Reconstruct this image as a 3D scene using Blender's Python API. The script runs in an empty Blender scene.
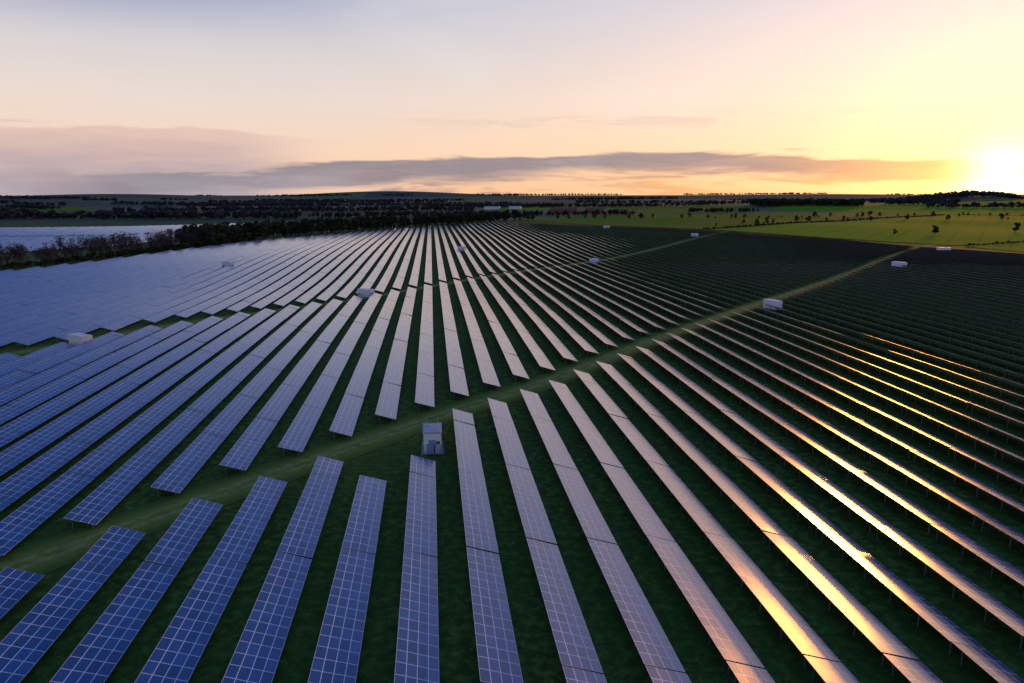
import bpy, math, random
import numpy as np
from mathutils import Vector
random.seed(4); rng=np.random.default_rng(4)
sc=bpy.context.scene
sc.view_settings.view_transform='Standard'; sc.view_settings.look='None'; sc.view_settings.exposure=0
CAMH=42.0
SUN_AZ=34.3; SUN_EL=2.6
RA=math.radians(-6.5); C=math.cos(RA); S=-math.sin(RA)   # row frame
def vs2xy(v,s): return v*C-s*S, v*S+s*C
def xy2vs(x,y): return x*C+y*S, -x*S+y*C

# ------------------------------------------------------------ terrain
def sstep(a,b,t):
    t=np.clip((t-a)/(b-a),0,1); return t*t*(3-2*t)
HILLS=[(1900,2500,900,600,20),(860,2250,300,260,12),(1980,3150,230,260,34),(-1150,6600,900,500,62),
       (400,6000,1400,600,18),(-3000,5200,900,700,34),(2500,6000,1500,800,26),(-500,3600,700,500,10),(4200,5200,900,700,28),
       (-1900,3300,600,350,16),(-900,2500,400,250,7),(1000,4200,600,400,16)]
def H(x,y):
    x=np.asarray(x,float); y=np.asarray(y,float)
    r=np.hypot(x,y)
    k=sstep(60,300,r)
    z=k*(0.7*np.sin(x/62+y/150+.5)+0.5*np.sin(y/85-x/110))*(1-sstep(1200,2000,r))
    z=z-3.6*np.exp(-((x-120)/170)**2-((y-560)/190)**2)-1.6*np.exp(-((x+120)/120)**2-((y-330)/110)**2)
    z=z+2.2*np.exp(-((x-330)/130)**2-((y-420)/120)**2)
    for hx,hy,sx,sy,h in HILLS: z=z+h*np.exp(-((x-hx)/sx)**2-((y-hy)/sy)**2)
    z=z+30*sstep(3200,9000,r)+ sstep(1500,3500,r)*(3*np.sin(x/420+1)+2.5*np.sin(y/510+x/900))
    return z

# ------------------------------------------------------------ mesh helper
def mk(name,V,F,M=None,UV=None,mats=(),smooth=False,parent=None):
    V=np.asarray(V,np.float32); F=np.asarray(F,np.int32); m=len(F)
    me=bpy.data.meshes.new(name)
    me.vertices.add(len(V)); me.vertices.foreach_set('co',V.ravel())
    me.loops.add(4*m); me.loops.foreach_set('vertex_index',F.ravel())
    me.polygons.add(m); me.polygons.foreach_set('loop_start',np.arange(m,dtype=np.int32)*4)
    for mt in mats: me.materials.append(mt)
    if M is not None: me.polygons.foreach_set('material_index',np.asarray(M,np.int32))
    if UV is not None:
        uv=me.uv_layers.new(name='UVMap'); uv.data.foreach_set('uv',np.asarray(UV,np.float32).ravel())
    me.polygons.foreach_set('use_smooth',np.full(m,smooth))
    me.update(calc_edges=True)
    ob=bpy.data.objects.new(name,me); sc.collection.objects.link(ob)
    if parent: ob.parent=parent
    return ob
BOXF=np.array([[4,5,6,7],[3,2,1,0],[0,1,5,4],[1,2,6,5],[2,3,7,6],[3,0,4,7]])
def box8(cx,cy,cz,dx,dy,dz):
    a=[]
    for z in(-1,1):
        for sx,sy in((-1,-1),(1,-1),(1,1),(-1,1)): a.append((cx+sx*dx/2,cy+sy*dy/2,cz+z*dz/2))
    return np.array(a)
def boxes_mesh(name,bl,mi,mats,parent=None,bevel=0):
    V=np.concatenate(bl); n=len(bl)
    F=(BOXF[None]+8*np.arange(n)[:,None,None]).reshape(-1,4)
    M=np.repeat(np.array(mi),6)
    ob=mk(name,V,F,M,None,mats,parent=parent)
    if bevel:
        b=ob.modifiers.new('b','BEVEL'); b.width=bevel; b.segments=2
    return ob

# ------------------------------------------------------------ material helpers
class NT:
    def __init__(s,nt): s.nt=nt
    def n(s,t,**k):
        nd=s.nt.nodes.new(t)
        for a,b in k.items(): setattr(nd,a,b)
        return nd
    def put(s,sock,v):
        if isinstance(v,bpy.types.NodeSocket): s.nt.links.new(v,sock)
        elif v is not None:
            if hasattr(sock.default_value,'__len__') and len(sock.default_value)==4 and len(v)==3: v=(*v,1)
            sock.default_value=v
    def m(s,op,a,b=None,c=None,clamp=False):
        nd=s.n('ShaderNodeMath',operation=op,use_clamp=clamp)
        for i,v in enumerate((a,b,c)):
            if v is not None: s.put(nd.inputs[i],v)
        return nd.outputs[0]
    def mix(s,f,a,b,bt='MIX'):
        nd=s.n('ShaderNodeMix',data_type='RGBA',blend_type=bt)
        s.put(nd.inputs[0],f); s.put(nd.inputs[6],a); s.put(nd.inputs[7],b); return nd.outputs[2]
    def ramp(s,f,st,interp='LINEAR'):
        nd=s.n('ShaderNodeValToRGB'); cr=nd.color_ramp; cr.interpolation=interp
        while len(cr.elements)<len(st): cr.elements.new(0.5)
        for e,(p,c) in zip(cr.elements,st):
            e.position=p; e.color=(*c,1) if len(c)==3 else c
        s.put(nd.inputs[0],f); return nd.outputs[0]
    def noise(s,vec,scale,det=4,rough=.55,dist=0):
        nd=s.n('ShaderNodeTexNoise'); s.put(nd.inputs['Vector'],vec)
        nd.inputs['Scale'].default_value=scale; nd.inputs['Detail'].default_value=det
        nd.inputs['Roughness'].default_value=rough; nd.inputs['Distortion'].default_value=dist
        return nd.outputs[0]
    def ss(s,a,b,v):
        nd=s.n('ShaderNodeMapRange',interpolation_type='SMOOTHSTEP')
        s.put(nd.inputs[0],v); s.put(nd.inputs[1],a); s.put(nd.inputs[2],b); nd.inputs[3].default_value=0; nd.inputs[4].default_value=1
        return nd.outputs[0]
    def comb(s,x,y,z):
        nd=s.n('ShaderNodeCombineXYZ'); s.put(nd.inputs[0],x);s.put(nd.inputs[1],y);s.put(nd.inputs[2],z); return nd.outputs[0]
def newmat(name):
    m=bpy.data.materials.new(name); m.use_nodes=True
    nt=m.node_tree; T=NT(nt); b=nt.nodes['Principled BSDF']; return m,T,b
def simple(name,col,rough=.7,metal=0,var=.25,scale=3,spec=.3):
    m,T,b=newmat(name)
    tc=T.n('ShaderNodeTexCoord').outputs['Object']
    f=T.noise(tc,scale,2)
    c=T.ramp(f,[(.3,[max(0,x*(1-var)) for x in col]),(.7,[x*(1+var) for x in col])])
    T.put(b.inputs['Base Color'],c); b.inputs['Roughness'].default_value=rough
    b.inputs['Metallic'].default_value=metal; b.inputs['Specular IOR Level'].default_value=spec
    return m

# solar glass
def panel_mat():
    m,T,b=newmat('solar_glass')
    uv=T.n('ShaderNodeUVMap').outputs[0]
    sp=T.n('ShaderNodeSeparateXYZ'); T.put(sp.inputs[0],uv); u,v=sp.outputs[0],sp.outputs[1]
    mu=T.m('DIVIDE',u,1.65); mv=T.m('DIVIDE',v,.99)
    def line(t,w):
        f=T.m('FRACT',t); d=T.m('ABSOLUTE',T.m('SUBTRACT',f,.5)); return T.m('GREATER_THAN',d,.5-w)
    fr=T.m('MAXIMUM',line(mu,.023),line(mv,.038))
    cell=T.m('MAXIMUM',line(T.m('MULTIPLY',mu,10),.035),line(T.m('MULTIPLY',mv,6),.035))
    wn=T.n('ShaderNodeTexWhiteNoise',noise_dimensions='2D')
    T.put(wn.inputs['Vector'],T.comb(T.m('FLOOR',mu),T.m('FLOOR',mv),0)); r=wn.outputs[0]
    base=T.ramp(r,[(0,(.002,.030,.14)),(.6,(.003,.048,.20)),(1,(.010,.072,.26))])
    base=T.mix(T.m('MULTIPLY',cell,.5),base,(.16,.28,.42))
    base=T.mix(fr,base,(.70,.72,.76))
    T.put(b.inputs['Base Color'],base)
    T.put(b.inputs['Roughness'],T.m('ADD',T.m('MULTIPLY',r,.06),T.m('ADD',.20,T.m('MULTIPLY',fr,.2))))
    b.inputs['IOR'].default_value=1.60
    b.inputs['Coat Weight'].default_value=.5; b.inputs['Coat Roughness'].default_value=.18; b.inputs['Coat IOR'].default_value=1.5
    return m
M_PANEL=panel_mat()
M_BACK=simple('panel_backsheet',(.13,.13,.14),.6)
M_ALU=simple('aluminium_frame',(.45,.46,.48),.5,.3)
M_STEEL=simple('galvanised_steel',(.20,.20,.20),.6,.4)

# ------------------------------------------------------------ rows
P=7.2; V0=-2.1; W=3.96; TILT=math.radians(17); LOWH=.8
ctT,stT=math.cos(TILT),math.sin(TILT)
T1=[(-150,-60),(-64,65),(-38.6,98.5),(-16.4,127),(7.9,154),(40.8,200),(101.3,281),(219.5,430),(408,673),(560,870)]
T2=[(-330,60),(-190,135),(-133.4,189),(-119.5,227),(-67.5,289),(4.7,411),(63,503),(212,757),(300,905)]
FAR=[(-330,250),(-285,385),(-264,449),(-234,630),(-145,920),(-11,1129),(230,867),(375,612),(430,560)]
def interp_track(T):
    a=np.array([xy2vs(*p) for p in T]); o=np.argsort(a[:,0]); return a[o]
t1,t2,fa=map(interp_track,(T1,T2,FAR))
def table(bl,mi,uvs,v,s0,s1,seed,posts):
    r=random.Random(seed)
    dz=r.uniform(-.05,.05); dt=math.radians(r.gauss(0,.65)); c,s_=math.cos(TILT+dt),math.sin(TILT+dt)
    corners=[]
    for s in (s0,s1):
        x,y=vs2xy(v,s); g=float(H(x,y))
        for e in (-1,1):   # -1 = left/high, +1 = right/low
            vx=v+e*W/2*c; z=g+LOWH+W/2*stT+dz-e*W/2*s_
            px,py=vs2xy(vx,s); corners.append((px,py,z))
    HL0,LR0,HL1,LR1=corners
    top=[HL0,LR0,LR1,HL1]; th=.05
    bot=[(a,b_,c_-th) for a,b_,c_ in top]
    bl.append(np.array(bot+top)); mi.append([0,1,2,2,2,2])
    u0=r.randint(0,4000)*1.65; L=s1-s0
    z4=[(0,0)]*4
    uvs.append([(u0,W),(u0,0),(u0+L,0),(u0+L,W)]+z4*5)
    if posts:
        n=max(2,int(L/4.2)+1)
        for i in range(n):
            s=s0+.6+(L-1.2)*i/(n-1)
            for e,h in ((-.30,0),(.30,0)):
                vx=v+e*W; x,y=vs2xy(vx,s); g=float(H(x,y)); ht=LOWH+W/2*stT-e*W*math.tan(TILT)+dz-.10
                bl.append(box8(x,y,g+ht/2-.15,.10,.10,ht+.3)); mi.append([3]*6); uvs.append([(0,0)]*24)
        # purlins
        for e in (-.36,.36):
            q=[]
            for dzz in (-.16,-.055):
                for (s,ee) in ((s0,-.03),(s0,.03),(s1,.03),(s1,-.03)):
                    vx=v+e*W*c+ee; x0,y0=vs2xy(v,s); g=float(H(x0,y0)); x,y=vs2xy(vx,s)
                    q.append((x,y,g+LOWH+W/2*stT+dz-(e*W*s_)+dzz))
            bl.append(np.array(q)); mi.append([3]*6); uvs.append([(0,0)]*24)
def fill(v,a,b,seed,name='solar_panel_row',acc=None,keep=None,near=True):
    if b-a<3.3: return
    bl,mi,uv=acc if acc else ([],[],[])
    s=a; i=0
    n=int((b-a)/1.65)
    while n>0:
        k=min(14,n); n-=k
        e=s+k*1.65
        x,y=vs2xy(v,(s+e)/2)
        if keep is None or keep(x,y):
            table(bl,mi,uv,v,s,e-.02,seed*997+i,near and math.hypot(x,y)<480)
        s=e+.22; i+=1
    if acc is None and bl:
        V=np.concatenate(bl); nb=len(bl)
        F=(BOXF[None]+8*np.arange(nb)[:,None,None]).reshape(-1,4)
        mk(name,V,F,np.array(mi).ravel(),np.array(uv).reshape(-1,2),[M_PANEL,M_BACK,M_ALU,M_STEEL])
kmin=int((-272-V0)/P); kmax=int((400-V0)/P)
for k in range(kmin,kmax+1):
    v=V0+k*P; jit=random.uniform(-.8,.8)
    sa=float(np.interp(v,t1[:,0],t1[:,1])); sb=float(np.interp(v,t2[:,0],t2[:,1])); sf=float(np.interp(v,fa[:,0],fa[:,1]))
    keep=lambda x,y: x<362+max(0,(y-480)*.12) and not(x<-290)
    e1=sa-6.5+jit
    if k==0: e1=min(e1,105)
    if k==-1: e1=min(e1,98)
    g2=5+7*float(1-sstep(-100,-40,v))
    fill(v,e1-1.65*int((e1-6)/1.65)-.22*int((e1-6)/23.3) if e1>12 else 8,min(e1,sf-10),k*3+1,keep=keep)
    fill(v,sa+5.5+jit,min(sb-g2,sf-10),k*3+2,keep=keep)
    fill(v,max(sb,sa)+g2,sf-12,k*3+3,keep=keep)
# neighbouring farm beyond the hedge
acc=([],[],[])
for k in range(0,58):
    v=-262-k*9.2
    lo=np.interp(v,[-800,-262],[430,560]); hi=np.interp(v,[-800,-420,-262],[860,1010,1060])
    if v>-330: lo=np.interp(v,[-330,-262],[545,640])
    fill(v,lo,(lo+hi)/2-9,5000+k,acc=acc,near=False); fill(v,(lo+hi)/2+9,hi,6000+k,acc=acc,near=False)
bl,mi,uv=acc; V=np.concatenate(bl); nb=len(bl)
F=(BOXF[None]+8*np.arange(nb)[:,None,None]).reshape(-1,4)
mk('distant_solar_farm',V,F,np.array(mi).ravel(),np.array(uv).reshape(-1,2),[M_PANEL,M_BACK,M_ALU,M_STEEL])

# ------------------------------------------------------------ ground
def ground_mat():
    m,T,b=newmat('grass_ground')
    tc=T.n('ShaderNodeTexCoord').outputs['Object']
    sp=T.n('ShaderNodeSeparateXYZ'); T.put(sp.inputs[0],tc); x,y=sp.outputs[0],sp.outputs[1]
    n1=T.noise(tc,.03,3); n2=T.noise(tc,.8,4,.72)
    near=T.ramp(n1,[(.3,(.062,.120,.020)),(.5,(.098,.165,.028)),(.7,(.155,.205,.040))])
    near=T.mix(T.ss(.40,.65,n2),(.044,.082,.014),near)
    near=T.mix(T.m('MULTIPLY',T.ss(.58,.78,n2),.6),near,(.19,.21,.06))
    vo=T.n('ShaderNodeTexVoronoi',feature='F1'); 
    T.put(vo.inputs['Vector'],T.comb(T.m('MULTIPLY',x,.0014),T.m('MULTIPLY',y,.0024),0)); vo.inputs['Scale'].default_value=1
    vs=T.n('ShaderNodeSeparateColor'); T.put(vs.inputs[0],vo.outputs['Color'])
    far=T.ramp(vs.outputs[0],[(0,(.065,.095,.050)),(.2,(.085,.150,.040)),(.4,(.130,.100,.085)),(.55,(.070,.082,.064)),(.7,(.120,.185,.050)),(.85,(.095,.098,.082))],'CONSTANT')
    far=T.mix(T.m('MULTIPLY',n1,.40),far,(.075,.080,.078))  # far plots muted towards grey, aerial haze put into their colour
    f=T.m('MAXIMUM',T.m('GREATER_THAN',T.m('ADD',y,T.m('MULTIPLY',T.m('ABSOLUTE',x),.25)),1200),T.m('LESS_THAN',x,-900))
    T.put(b.inputs['Base Color'],T.mix(f,near,far))
    b.inputs['Roughness'].default_value=.95; b.inputs['Specular IOR Level'].default_value=.05
    return m
def axis(lo,hi,core0,core1,st):
    a=list(np.arange(core0,core1+.1,st)); d=st
    while a[-1]<hi: d*=1.10; a.append(a[-1]+min(d,130))
    d=st
    while a[0]>lo: d*=1.10; a.insert(0,a[0]-min(d,130))
    return np.array(a)
gx=axis(-14000,14000,-340,420,5); gy=axis(-3000,16000,0,1160,6)
X,Y=np.meshgrid(gx,gy); Z=H(X,Y)
def gridfaces(ny,nx):
    i=np.arange(ny-1)[:,None]*nx+np.arange(nx-1)[None]
    return np.stack([i,i+1,i+nx+1,i+nx],-1).reshape(-1,4)
mk('ground',np.stack([X,Y,Z],-1).reshape(-1,3),gridfaces(len(gy),len(gx)),mats=[ground_mat()],smooth=True)

# tracks
def track_mat():
    m,T,b=newmat('track_grass')
    uv=T.n('ShaderNodeUVMap').outputs[0]; tc=T.n('ShaderNodeTexCoord').outputs['Object']
    sp=T.n('ShaderNodeSeparateXYZ'); T.put(sp.inputs[0],uv); u=sp.outputs[0]
    n=T.noise(tc,.5,4,.72); n1=T.noise(tc,.10,4,.6); w=T.m('ADD',u,T.m('MULTIPLY',T.m('SUBTRACT',n1,.5),1.6))
    col=T.ramp(n,[(.3,(.085,.140,.025)),(.5,(.17,.23,.038)),(.72,(.28,.30,.06))])
    d=T.m('ABSOLUTE',T.m('SUBTRACT',T.m('ABSOLUTE',w),.95)); rut=T.m('SUBTRACT',1,T.ss(.22,.5,d))
    rut=T.m('MULTIPLY',rut,T.m('ADD',.35,T.m('MULTIPLY',T.ss(.4,.6,n),.65)))
    col=T.mix(T.m('MULTIPLY',rut,.8),col,(.31,.27,.15))
    e=T.ss(1.4,4.3,T.m('ADD',T.m('ABSOLUTE',u),T.m('MULTIPLY',T.m('SUBTRACT',n,.5),6)))
    col=T.mix(e,col,(.085,.143,.026))
    T.put(b.inputs['Base Color'],col); b.inputs['Roughness'].default_value=.95; b.inputs['Specular IOR Level'].default_value=.05
    return m
M_TR=track_mat()
def ribbon(name,pts,w):
    pts=np.array(pts,float); seg=np.r_[0,np.cumsum(np.hypot(*np.diff(pts,axis=0).T))]
    t=np.arange(0,seg[-1],4.0)
    px=np.interp(t,seg,pts[:,0]); py=np.interp(t,seg,pts[:,1])
    k=np.ones(9)/9; 
    px[4:-4]=np.convolve(px,k,'valid'); py[4:-4]=np.convolve(py,k,'valid')
    dx=np.gradient(px); dy=np.gradient(py); l=np.hypot(dx,dy); nx,ny=dy/l,-dx/l
    o=np.linspace(-w,w,7)
    XX=px[:,None]+nx[:,None]*o; YY=py[:,None]+ny[:,None]*o; ZZ=H(XX,YY)+.05
    F=gridfaces(len(t),7); uvv=np.stack([np.broadcast_to(o,XX.shape),np.broadcast_to(t[:,None],XX.shape)],-1).reshape(-1,2)
    mk(name,np.stack([XX,YY,ZZ],-1).reshape(-1,3),F,None,uvv[F.ravel()],[M_TR],smooth=True)
ribbon('grass_track',T1[1:-1],4.6); ribbon('grass_track',T2[1:-1],4.6)

# fields draped on the terrain
def field_mat(name,c1,c2):
    m,T,b=newmat(name); tc=T.n('ShaderNodeTexCoord').outputs['Object']
    n=T.noise(tc,.006,4,.6); n2=T.noise(tc,.15,3,.7)
    col=T.mix(T.ss(.3,.7,n),c1,c2); col=T.mix(T.m('MULTIPLY',n2,.35),col,[x*.6 for x in c1])
    wv=T.n('ShaderNodeTexWave',wave_type='BANDS',bands_direction='X'); mp=T.n('ShaderNodeMapping'); T.put(mp.inputs[0],tc); mp.inputs['Rotation'].default_value=(0,0,.6)
    T.put(wv.inputs[0],mp.outputs[0]); wv.inputs['Scale'].default_value=.013; wv.inputs['Distortion'].default_value=.3
    col=T.mix(T.m('MULTIPLY',T.ss(.93,1.0,wv.outputs['Fac']),.35),col,[x*.45 for x in c1])
    T.put(b.inputs['Base Color'],col); b.inputs['Roughness'].default_value=1; b.inputs['Specular IOR Level'].default_value=.02
    return m
MF=[field_mat('winter_crop',(.09,.28,.010),(.14,.34,.014)),field_mat('pasture',(.07,.19,.014),(.10,.22,.018)),
    field_mat('sunlit_pasture',(.16,.29,.014),(.13,.26,.014)),field_mat('ploughed',(.12,.09,.07),(.10,.08,.068)),field_mat('dull_pasture',(.06,.09,.048),(.08,.11,.052))]  # third material: gold of the low sun mixed into the pasture's base colour
FIELDS=[('crop_field',0,[(366,150),(1500,0),(1500,1120),(384,600)]),
 ('crop_field',0,[(386,612),(1480,1135),(930,1500),(246,884)]),
 ('crop_field',1,[(240,892),(900,1500),(350,1800),(8,1160)]),
 ('crop_field',2,[(1500,1140),(3200,1500),(2500,2300),(960,1510)]),
 ('crop_field',0,[(950,1530),(2450,2320),(1900,2900),(700,2000)]),
 ('crop_field',2,[(1530,0),(4200,200),(4200,1500),(1530,1120)]),
 ('crop_field',1,[(360,1830),(690,1990),(600,2600),(250,2400)]),
 ('crop_field',3,[(-500,1450),(-60,1500),(-60,1900),(-560,1800)]),
 ('crop_field',1,[(-1300,1350),(-560,1400),(-600,1700),(-1500,1600)]),
 ('crop_field',4,[(-2500,1250),(-1350,1320),(-1600,1700),(-2900,1700)]),
 ('crop_field',1,[(-2500,1900),(-1200,1950),(-1400,2500),(-3200,2500)]),
 ('crop_field',2,[(2550,2350),(4500,2300),(4500,3800),(2300,3200)]),
 ('crop_field',0,[(-50,2100),(230,2150),(240,2700),(-80,2600)])]
for nm,mi_,q in FIELDS:
    q=np.array(q,float); n=40; a=np.linspace(0,1,n)[:,None,None]; b=np.linspace(0,1,n)[None,:,None]
    G=(1-a)*((1-b)*q[0]+b*q[1])+a*((1-b)*q[3]+b*q[2])
    mk(nm,np.dstack([G,H(G[...,0],G[...,1])+.35]).reshape(-1,3),gridfaces(n,n),mats=[MF[mi_]],smooth=True)

# ------------------------------------------------------------ trees
def limb(V,F,M,p,q,r0,r1,mi=0,sides=4):
    p=np.array(p);q=np.array(q);d=q-p;L=np.linalg.norm(d)+1e-9;d/=L
    a=np.cross(d,[.3,.9,.1]);a/=np.linalg.norm(a)+1e-9;b=np.cross(d,a); base=len(V)
    for c,r in((p,r0),(q,r1)):
        for i in range(sides):
            t=2*math.pi*i/sides; V.append(c+r*(math.cos(t)*a+math.sin(t)*b))
    for i in range(sides):
        j=(i+1)%sides; F.append((base+i,base+j,base+sides+j,base+sides+i)); M.append(mi)
def leaf(V,F,M,c,sz,mi,r,asp=1):
    a=r.normal(size=3);a/=np.linalg.norm(a);b=np.cross(a,r.normal(size=3));b/=np.linalg.norm(b)
    k=len(V); V.extend([c-a*sz-b*sz*asp*.6,c+a*sz*.8-b*sz*asp,c+a*sz+b*sz*asp*.7,c-a*sz*.7+b*sz*asp]); F.append((k,k+1,k+2,k+3)); M.append(mi)
def bare_tree(seed):
    r=np.random.default_rng(seed); V,F,M=[],[],[]
    def rec(p,d,L,rad,lev):
        q=p+d*L; limb(V,F,M,p,q,rad,rad*.6,0,4 if lev<2 else 3)
        if lev==4: 
            for _ in range(2): leaf(V,F,M,q+r.normal(size=3)*.5,.6,1+(r.random()<.5),r,.12)
            return
        for _ in range(3 if lev else 5):
            nd=d*.75+r.normal(size=3)*.55+np.array([0,0,.22]); nd/=np.linalg.norm(nd)
            rec(p+d*L*r.uniform(.55,1),nd,L*r.uniform(.6,.85),rad*.58,lev+1)
    rec(np.zeros(3),np.array([0,0,1.]),3.0,.28,0)
    V=np.array(V); V*=10/V[:,2].max(); return V,np.array(F),np.array(M)
def leafy_tree(seed,n=420,sz=.55,cone=False):
    r=np.random.default_rng(seed); V,F,M=[],[],[]
    limb(V,F,M,(0,0,-.3),(0,0,3),.35,.26,0,5); limb(V,F,M,(0,0,3),(.2,.1,8),.26,.08,0,5)
    lobes=[]
    for i in range(9):
        z=r.uniform(2.6,9); w=(1-abs(z-5.2)/6.5)*3.0 if not cone else (10.3-z)*.36
        t=r.uniform(0,6.28); c=np.array([math.cos(t)*w*.75,math.sin(t)*w*.75,z]); lobes.append((c,r.uniform(1.0,1.8)*(1 if not cone else .8)))
        limb(V,F,M,(0,0,z*.6),c,.1,.04,0,3)
    for i in range(n):
        c,R=lobes[r.integers(len(lobes))]; d=r.normal(size=3); d/=np.linalg.norm(d)
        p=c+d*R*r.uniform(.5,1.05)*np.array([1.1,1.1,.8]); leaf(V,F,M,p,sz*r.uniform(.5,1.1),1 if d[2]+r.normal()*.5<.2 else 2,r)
    V=np.array(V); V*=10/V[:,2].max(); return V,np.array(F),np.array(M)
BARE=[bare_tree(i) for i in range(4)]
LEAF=[leafy_tree(10+i) for i in range(4)]; CON=[leafy_tree(20+i,cone=True) for i in range(3)]
LOW=[leafy_tree(30+i,n=90,sz=1.15) for i in range(4)]
def bark(n,c): return simple(n,c,.9,0,.3,.1,.1)
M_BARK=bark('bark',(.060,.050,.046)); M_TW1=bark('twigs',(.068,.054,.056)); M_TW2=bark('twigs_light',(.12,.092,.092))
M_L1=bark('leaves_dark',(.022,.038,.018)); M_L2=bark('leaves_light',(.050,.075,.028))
M_F1=bark('hazed_leaves_dark',(.046,.054,.058)); M_F2=bark('hazed_leaves_light',(.070,.076,.072))  # distance haze painted into the leaf colours as a bluish grey
def grove(name,pts,var,hs,mats,wid=1.0):
    Vs,Fs,Ms=[],[],[];o=0
    for (x,y) in pts:
        V,F,M=var[rng.integers(len(var))]; a=rng.uniform(0,6.28); h=rng.uniform(*hs)/10; w=h*wid*rng.uniform(.85,1.25)
        c,s=math.cos(a),math.sin(a)
        Q=np.stack([(V[:,0]*c-V[:,1]*s)*w+x,(V[:,0]*s+V[:,1]*c)*w+y,V[:,2]*h+float(H(x,y))-.1],-1)
        Vs.append(Q);Fs.append(F+o);Ms.append(M);o+=len(V)
    mk(name,np.concatenate(Vs),np.concatenate(Fs),np.concatenate(Ms),None,mats)
def along(poly,sp,jit):
    poly=np.array(poly,float); seg=np.r_[0,np.cumsum(np.hypot(*np.diff(poly,axis=0).T))]
    out=[];t=0
    while t<seg[-1]:
        out.append((np.interp(t,seg,poly[:,0])+rng.normal()*jit,np.interp(t,seg,poly[:,1])+rng.normal()*jit)); t+=sp*rng.uniform(.6,1.4)
    return out
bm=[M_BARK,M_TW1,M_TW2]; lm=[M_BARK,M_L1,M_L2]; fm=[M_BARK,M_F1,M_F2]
HL=[(-350,240),(-311,372),(-289,445),(-266,560),(-252,640)]
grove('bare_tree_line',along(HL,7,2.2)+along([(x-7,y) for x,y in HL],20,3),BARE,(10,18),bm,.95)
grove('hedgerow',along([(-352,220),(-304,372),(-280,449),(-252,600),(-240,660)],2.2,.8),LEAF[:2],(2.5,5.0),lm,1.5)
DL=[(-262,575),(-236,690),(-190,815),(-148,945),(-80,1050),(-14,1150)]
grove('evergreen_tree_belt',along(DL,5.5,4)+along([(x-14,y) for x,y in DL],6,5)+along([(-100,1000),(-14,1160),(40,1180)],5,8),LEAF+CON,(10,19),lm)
grove('field_tree_row',along([(60,1240),(330,1300),(560,1350),(900,1430)],24,14)+along([(300,980),(520,1160),(640,1190)],28,24)+along([(420,760),(640,860)],70,30)+along([(700,1150),(1100,1350)],45,35)+along([(960,1520),(1500,1150)],22,6),LEAF,(4,12),lm,1.1)
grove('hedgerow',along([(240,888),(560,1190),(915,1505)],4,1)+along([(390,606),(900,850),(1480,1128)],5,1)+along([(960,1520),(1500,1150)],5,1),LOW,(1.5,3.0),lm,1.8)
# woods
def wood(cx,cy,sx,sy,n): return [(cx+rng.uniform(-1,1)*sx,cy+rng.uniform(-1,1)*sy) for _ in range(n)]
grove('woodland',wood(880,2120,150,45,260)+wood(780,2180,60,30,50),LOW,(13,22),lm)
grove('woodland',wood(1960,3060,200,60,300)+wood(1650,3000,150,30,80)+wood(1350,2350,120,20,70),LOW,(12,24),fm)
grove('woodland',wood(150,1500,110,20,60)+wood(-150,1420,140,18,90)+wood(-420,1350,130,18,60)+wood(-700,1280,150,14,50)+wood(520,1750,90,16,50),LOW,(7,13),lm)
far=[]
for (x0,x1,y,sp) in [(-2600,-380,1200,10),(-3000,-700,1480,12),(-1300,-100,1820,11),(-3200,-1400,2050,12),(-3500,200,2700,12),(-300,700,2450,11),
    (-4500,-300,3500,13),(300,3500,3300,14),(-5000,1000,4600,15),(600,6000,4500,15),(-6000,6500,6000,17),(1200,2600,2050,14),(900,2000,1760,16),(-4200,-800,3100,12)]:
    x=x0
    ph=rng.uniform(0,6); tilt=rng.uniform(-.12,.12)
    while x<x1:
        g=math.sin(x/310+ph)+.7*math.sin(x/137+ph*2)
        if g>-.40:
            for q in range(2 if g<.9 else 4): far.append((x+rng.normal()*4,y+tilt*(x-x0)*.5+25*math.sin(x/300+ph)+rng.normal()*(10 if g<.9 else 30)))
        x+=sp*rng.uniform(.6,1.4)
grove('distant_tree_belt',far,LOW,(7,18),fm,1.5)

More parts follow.
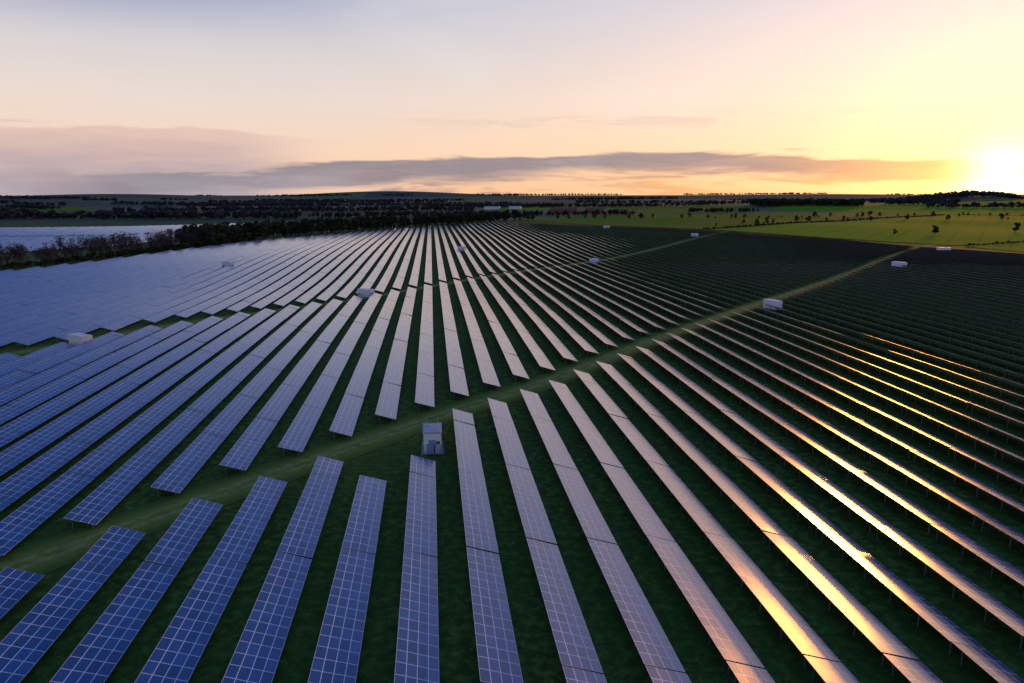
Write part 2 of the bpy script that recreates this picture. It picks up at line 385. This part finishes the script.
# ------------------------------------------------------------ cabins & farm buildings
M_WH=simple('painted_steel_white',(.78,.78,.76),.45,0,.06,.8); M_GR=simple('cabin_roof_grey',(.46,.47,.48),.6,0,.15,1.2)
M_BL=simple('cabinet_blue_grey',(.22,.32,.42),.45,0,.1,1); M_DK=simple('louvre_dark',(.06,.065,.07),.6); M_CO=simple('concrete',(.32,.31,.29),.9)
M_BRN=simple('barn_cladding',(.20,.085,.045),.8); M_BRICK=simple('brick',(.25,.11,.07),.9); M_TILE=simple('roof_tiles',(.20,.09,.05),.9)
def cabin(x,y,L=6,Wd=2.5,h=2.7,rot=0,near=False):
    e=bpy.data.objects.new('transformer_cabin',None); sc.collection.objects.link(e)
    e.location=(x,y,float(H(x,y))); e.rotation_euler=(0,0,math.radians(rot))
    boxes_mesh('plinth',[box8(0,0,.02,Wd+.8,L+.8,.36)],[0],[M_CO],e,.03)
    boxes_mesh('body',[box8(0,0,.2+h/2,Wd,L,h)],[0],[M_WH],e,.04)
    boxes_mesh('roof',[box8(0,0,.2+h+.07,Wd+.25,L+.25,.14),box8(0,0,.2+h+.19,Wd-.3,L-.3,.10)],[0,0],[M_GR if near else M_WH],e,.03)
    d=[];mi=[]
    for i in range(int(L//1.6)):
        yy=-L/2+.9+i*1.6
        for sx in(-1,1): d.append(box8(sx*(Wd/2+.02),yy,1.35,.05,1.1,2.1)); mi.append(0)
        for sx in(-1,1):
            for j in range(4): d.append(box8(sx*(Wd/2+.055),yy,.7+.13*j,.03,.8,.06)); mi.append(1)
    d.append(box8(-.02,-L/2-.02,1.35,Wd*.42,.05,2.1)); mi.append(0)
    d.append(box8(Wd*.32,-L/2-.03,1.9,Wd*.2,.05,.5)); mi.append(1)
    boxes_mesh('doors_and_louvres',d,mi,[M_BL if near else M_WH,M_DK if near else M_GR],e,0)
    if near:
        boxes_mesh('switch_cabinets',[box8(-.35,-L/2-.55,1.0,1.1,.7,1.5),box8(.85,-L/2-.5,.9,.8,.6,1.3),
           box8(-.55,.9,3.75,.5,.7,.35),box8(.5,-.9,3.7,.6,.6,.3),box8(.9,1.9,4.2,.06,.06,1.5),box8(-.9,2.1,4.0,.06,.06,1.1)],[0,1,1,1,1,1],[M_BL,M_GR],e,.03)
cabin(-13.4,112,5.0,2.9,3.3,6.5,True)
for x,y,r,L in [(-124,197,0,7),(99,263,-38,7),(226,409,-38,8),(322,525,-38,9),(56,478,-30,7),(190,735,-35,8),(-63,300,0,7),(-170,420,0,7),(120,900,0,7),(-40,560,0,6)]:
    cabin(x,y,L,3.0,3.0,r+90 if L>8 else r+60)
def gable(name,x,y,w,l,h,rh,rot,mw,mr):
    e=bpy.data.objects.new(name,None); sc.collection.objects.link(e); e.location=(x,y,float(H(x,y))-.3); e.rotation_euler=(0,0,math.radians(rot))
    V=[(-w/2,-l/2,0),(w/2,-l/2,0),(w/2,l/2,0),(-w/2,l/2,0),(-w/2,-l/2,h),(w/2,-l/2,h),(w/2,l/2,h),(-w/2,l/2,h),(0,-l/2,h+rh),(0,l/2,h+rh)]
    F=[(0,1,5,4),(1,2,6,5),(2,3,7,6),(3,0,4,7)]
    me=bpy.data.meshes.new('walls'); me.from_pydata(V,[],F+[(4,5,8),(6,7,9)]); me.materials.append(mw); o=bpy.data.objects.new('walls',me); sc.collection.objects.link(o); o.parent=e
    k=.5;V=[(-w/2-k,-l/2-k,h-.1),(0,-l/2-k,h+rh+.15),(0,l/2+k,h+rh+.15),(-w/2-k,l/2+k,h-.1),(w/2+k,-l/2-k,h-.1),(w/2+k,l/2+k,h-.1)]
    me=bpy.data.meshes.new('roof'); me.from_pydata(V,[],[(0,1,2,3),(1,4,5,2)]); me.materials.append(mr); o=bpy.data.objects.new('roof',me); sc.collection.objects.link(o); o.parent=e
    s=o.modifiers.new('s','SOLIDIFY'); s.thickness=.15
    boxes_mesh('doors',[box8(-w*.2,-l/2-.05,1.8,w*.22,.1,3.6),box8(w*.2,-l/2-.05,1.8,w*.22,.1,3.6)],[0,0],[M_DK],e)
gable('steel_barn',120,1640,26,60,9,5,80,M_BRN,M_TILE); gable('steel_barn',195,1670,22,44,8,4,80,M_BRN,M_TILE)
gable('brick_farmhouse',255,1660,10,18,6,4,60,M_BRICK,M_TILE)
gable('white_shed',-60,2150,22,46,6,3,85,M_WH,M_GR); gable('white_shed',10,2190,20,36,6,3,85,M_WH,M_GR)

# ------------------------------------------------------------ world
w=bpy.data.worlds.new('World'); sc.world=w; w.use_nodes=True; nt=w.node_tree; T=NT(nt)
bg=nt.nodes['Background']
sky=T.n('ShaderNodeTexSky',sky_type='NISHITA',sun_disc=False); sky.sun_elevation=math.radians(SUN_EL); sky.sun_rotation=math.radians(SUN_AZ)
g=T.n('ShaderNodeTexCoord').outputs['Generated']
vn=T.n('ShaderNodeVectorMath',operation='NORMALIZE'); T.put(vn.inputs[0],g)
sp=T.n('ShaderNodeSeparateXYZ'); T.put(sp.inputs[0],vn.outputs[0]); dx,dy,dz=sp.outputs
el=T.m('MULTIPLY',T.m('ARCSINE',dz),57.2958); az=T.m('MULTIPLY',T.m('ARCTAN2',dx,dy),57.2958)
ela=T.m('MAXIMUM',el,0)
def gauss(x,c,s):
    d=T.m('DIVIDE',T.m('SUBTRACT',x,c),s); return T.m('EXPONENT',T.m('MULTIPLY',T.m('MULTIPLY',d,d),-1))
base=T.ramp(T.m('DIVIDE',ela,60),[(0,(.84,.52,.38)),(3/60,(.91,.67,.52)),(7/60,(.80,.69,.63)),(13/60,(.58,.59,.67)),(21/60,(.24,.34,.62)),(34/60,(.060,.18,.52)),(60/60,(.045,.13,.40))])
sd=Vector((math.sin(math.radians(SUN_AZ))*math.cos(math.radians(SUN_EL)),math.cos(math.radians(SUN_AZ))*math.cos(math.radians(SUN_EL)),math.sin(math.radians(SUN_EL))))
dp=T.n('ShaderNodeVectorMath',operation='DOT_PRODUCT'); T.put(dp.inputs[0],vn.outputs[0]); dp.inputs[1].default_value=(math.sin(math.radians(SUN_AZ)),math.cos(math.radians(SUN_AZ)),math.sin(math.radians(.9)))
ang=T.m('MULTIPLY',T.m('ARCCOSINE',T.m('MINIMUM',dp.outputs['Value'],.999999)),57.2958)
def scale(col,f):
    nd=T.n('ShaderNodeVectorMath',operation='SCALE'); T.put(nd.inputs[0],col); T.put(nd.inputs['Scale'],f); return nd.outputs[0]
def add(a,b):
    nd=T.n('ShaderNodeVectorMath',operation='ADD'); T.put(nd.inputs[0],a); T.put(nd.inputs[1],b); return nd.outputs[0]
aw=T.m('MULTIPLY',T.ss(34,70,ang),T.ss(9.5,17,el))
col=T.mix(T.m('MULTIPLY',aw,.92),base,(.050,.125,.38))
hz=T.m('MULTIPLY',T.m('EXPONENT',T.m('MULTIPLY',ela,-.16)),gauss(az,38,38))
col=T.mix(T.m('MULTIPLY',hz,.95),col,(1.0,.52,.18))
col=add(col,scale((.36,.21,.14),gauss(ang,0,25)))
# clouds
cv=T.comb(T.m('MULTIPLY',az,.045),T.m('MULTIPLY',el,.42),3.1)
nz=T.noise(cv,1.6,5,.62,.4); nz2=T.noise(T.comb(T.m('MULTIPLY',az,.10),T.m('MULTIPLY',el,1.0),7),1.3,5,.62,.6)
top=T.m('ADD',T.m('ADD',T.m('MULTIPLY',gauss(az,10,30),2.1),1.30),T.m('MULTIPLY',T.m('SUBTRACT',nz,.5),2.4))
dd=T.m('SUBTRACT',top,el)            # >0 below the edge
band=T.m('MULTIPLY',T.ss(-.08,.30,dd),T.m('SUBTRACT',1,T.m('MULTIPLY',T.ss(1.2,2.2,dd),T.ss(.36,.54,nz2))))
band=T.m('MULTIPLY',band,T.ss(-36,-26,az)); band=T.m('MULTIPLY',band,T.m('ADD',.70,T.m('MULTIPLY',nz2,.55)),clamp=True)
lit=T.m('MULTIPLY',gauss(az,42,16),1.0)
ccol=T.mix(lit,(.215,.205,.27),(.55,.24,.09))
ccol=T.mix(T.m('MULTIPLY',T.ss(.45,.65,nz2),.45),ccol,T.mix(lit,(.48,.36,.38),(1.0,.48,.16)))
ccol=T.mix(T.m('MULTIPLY',T.m('SUBTRACT',1,T.ss(0,.4,dd)),.5),ccol,T.mix(lit,(.66,.47,.42),(1.05,.62,.25)))
ccol=T.mix(T.m('MULTIPLY',T.ss(1.2,2.8,dd),T.m('MULTIPLY',gauss(az,22,24),.85)),ccol,(1.0,.52,.17))
bank=T.m('MULTIPLY',T.m('SUBTRACT',1,T.ss(-20,-10,T.m('ADD',az,T.m('MULTIPLY',nz,6)))),T.m('SUBTRACT',1,T.ss(4.2,4.9,T.m('ADD',el,T.m('MULTIPLY',T.m('SUBTRACT',nz,.5),7)))))
bcol=T.ramp(T.m('DIVIDE',el,6),[(0,(.33,.29,.36)),(.35,(.48,.37,.41)),(.8,(.78,.53,.45)),(1,(.92,.66,.52))])
bank=T.m('MULTIPLY',bank,T.m('ADD',.55,T.m('MULTIPLY',nz2,.7)),clamp=True)
wisp=T.m('MULTIPLY',T.m('MULTIPLY',gauss(el,5.6,.6),T.ss(.46,.60,nz2)),gauss(az,8,16))
col=T.mix(bank,col,bcol); col=T.mix(T.m('MULTIPLY',band,.95),col,ccol); col=T.mix(T.m('MULTIPLY',wisp,.6),col,(.70,.55,.48))
high=T.m('MULTIPLY',T.ss(.45,.75,T.noise(T.comb(T.m('MULTIPLY',az,.03),T.m('MULTIPLY',el,.09),1),1.5,3,.6,.5)),.25)
col=T.mix(T.m('MULTIPLY',high,T.m('SUBTRACT',1,T.ss(14,22,el))),col,(.84,.81,.80))
core=add(scale((2.4,1.7,.8),gauss(ang,0,2.1)),scale((.75,.34,.07),gauss(ang,0,8)))
col=add(col,core)
col=add(col,scale(sky.outputs[0],.012))
T.put(bg.inputs[0],col); bg.inputs[1].default_value=1.0

# low sun veiled by thin cloud: soft-edged and orange
sun=bpy.data.lights.new('sun','SUN'); sun.energy=2.1; sun.angle=math.radians(7); sun.color=(1,.37,.045)
so=bpy.data.objects.new('sun',sun); sc.collection.objects.link(so); so.rotation_euler=sd.to_track_quat('Z','Y').to_euler()

cam=bpy.data.cameras.new('camera'); cam.lens=24.6; cam.sensor_width=36; cam.clip_end=40000; cam.clip_start=.5
co=bpy.data.objects.new('camera',cam); sc.collection.objects.link(co); co.location=(0,0,CAMH); co.rotation_euler=(math.radians(90-11.82),0,0)
sc.camera=co
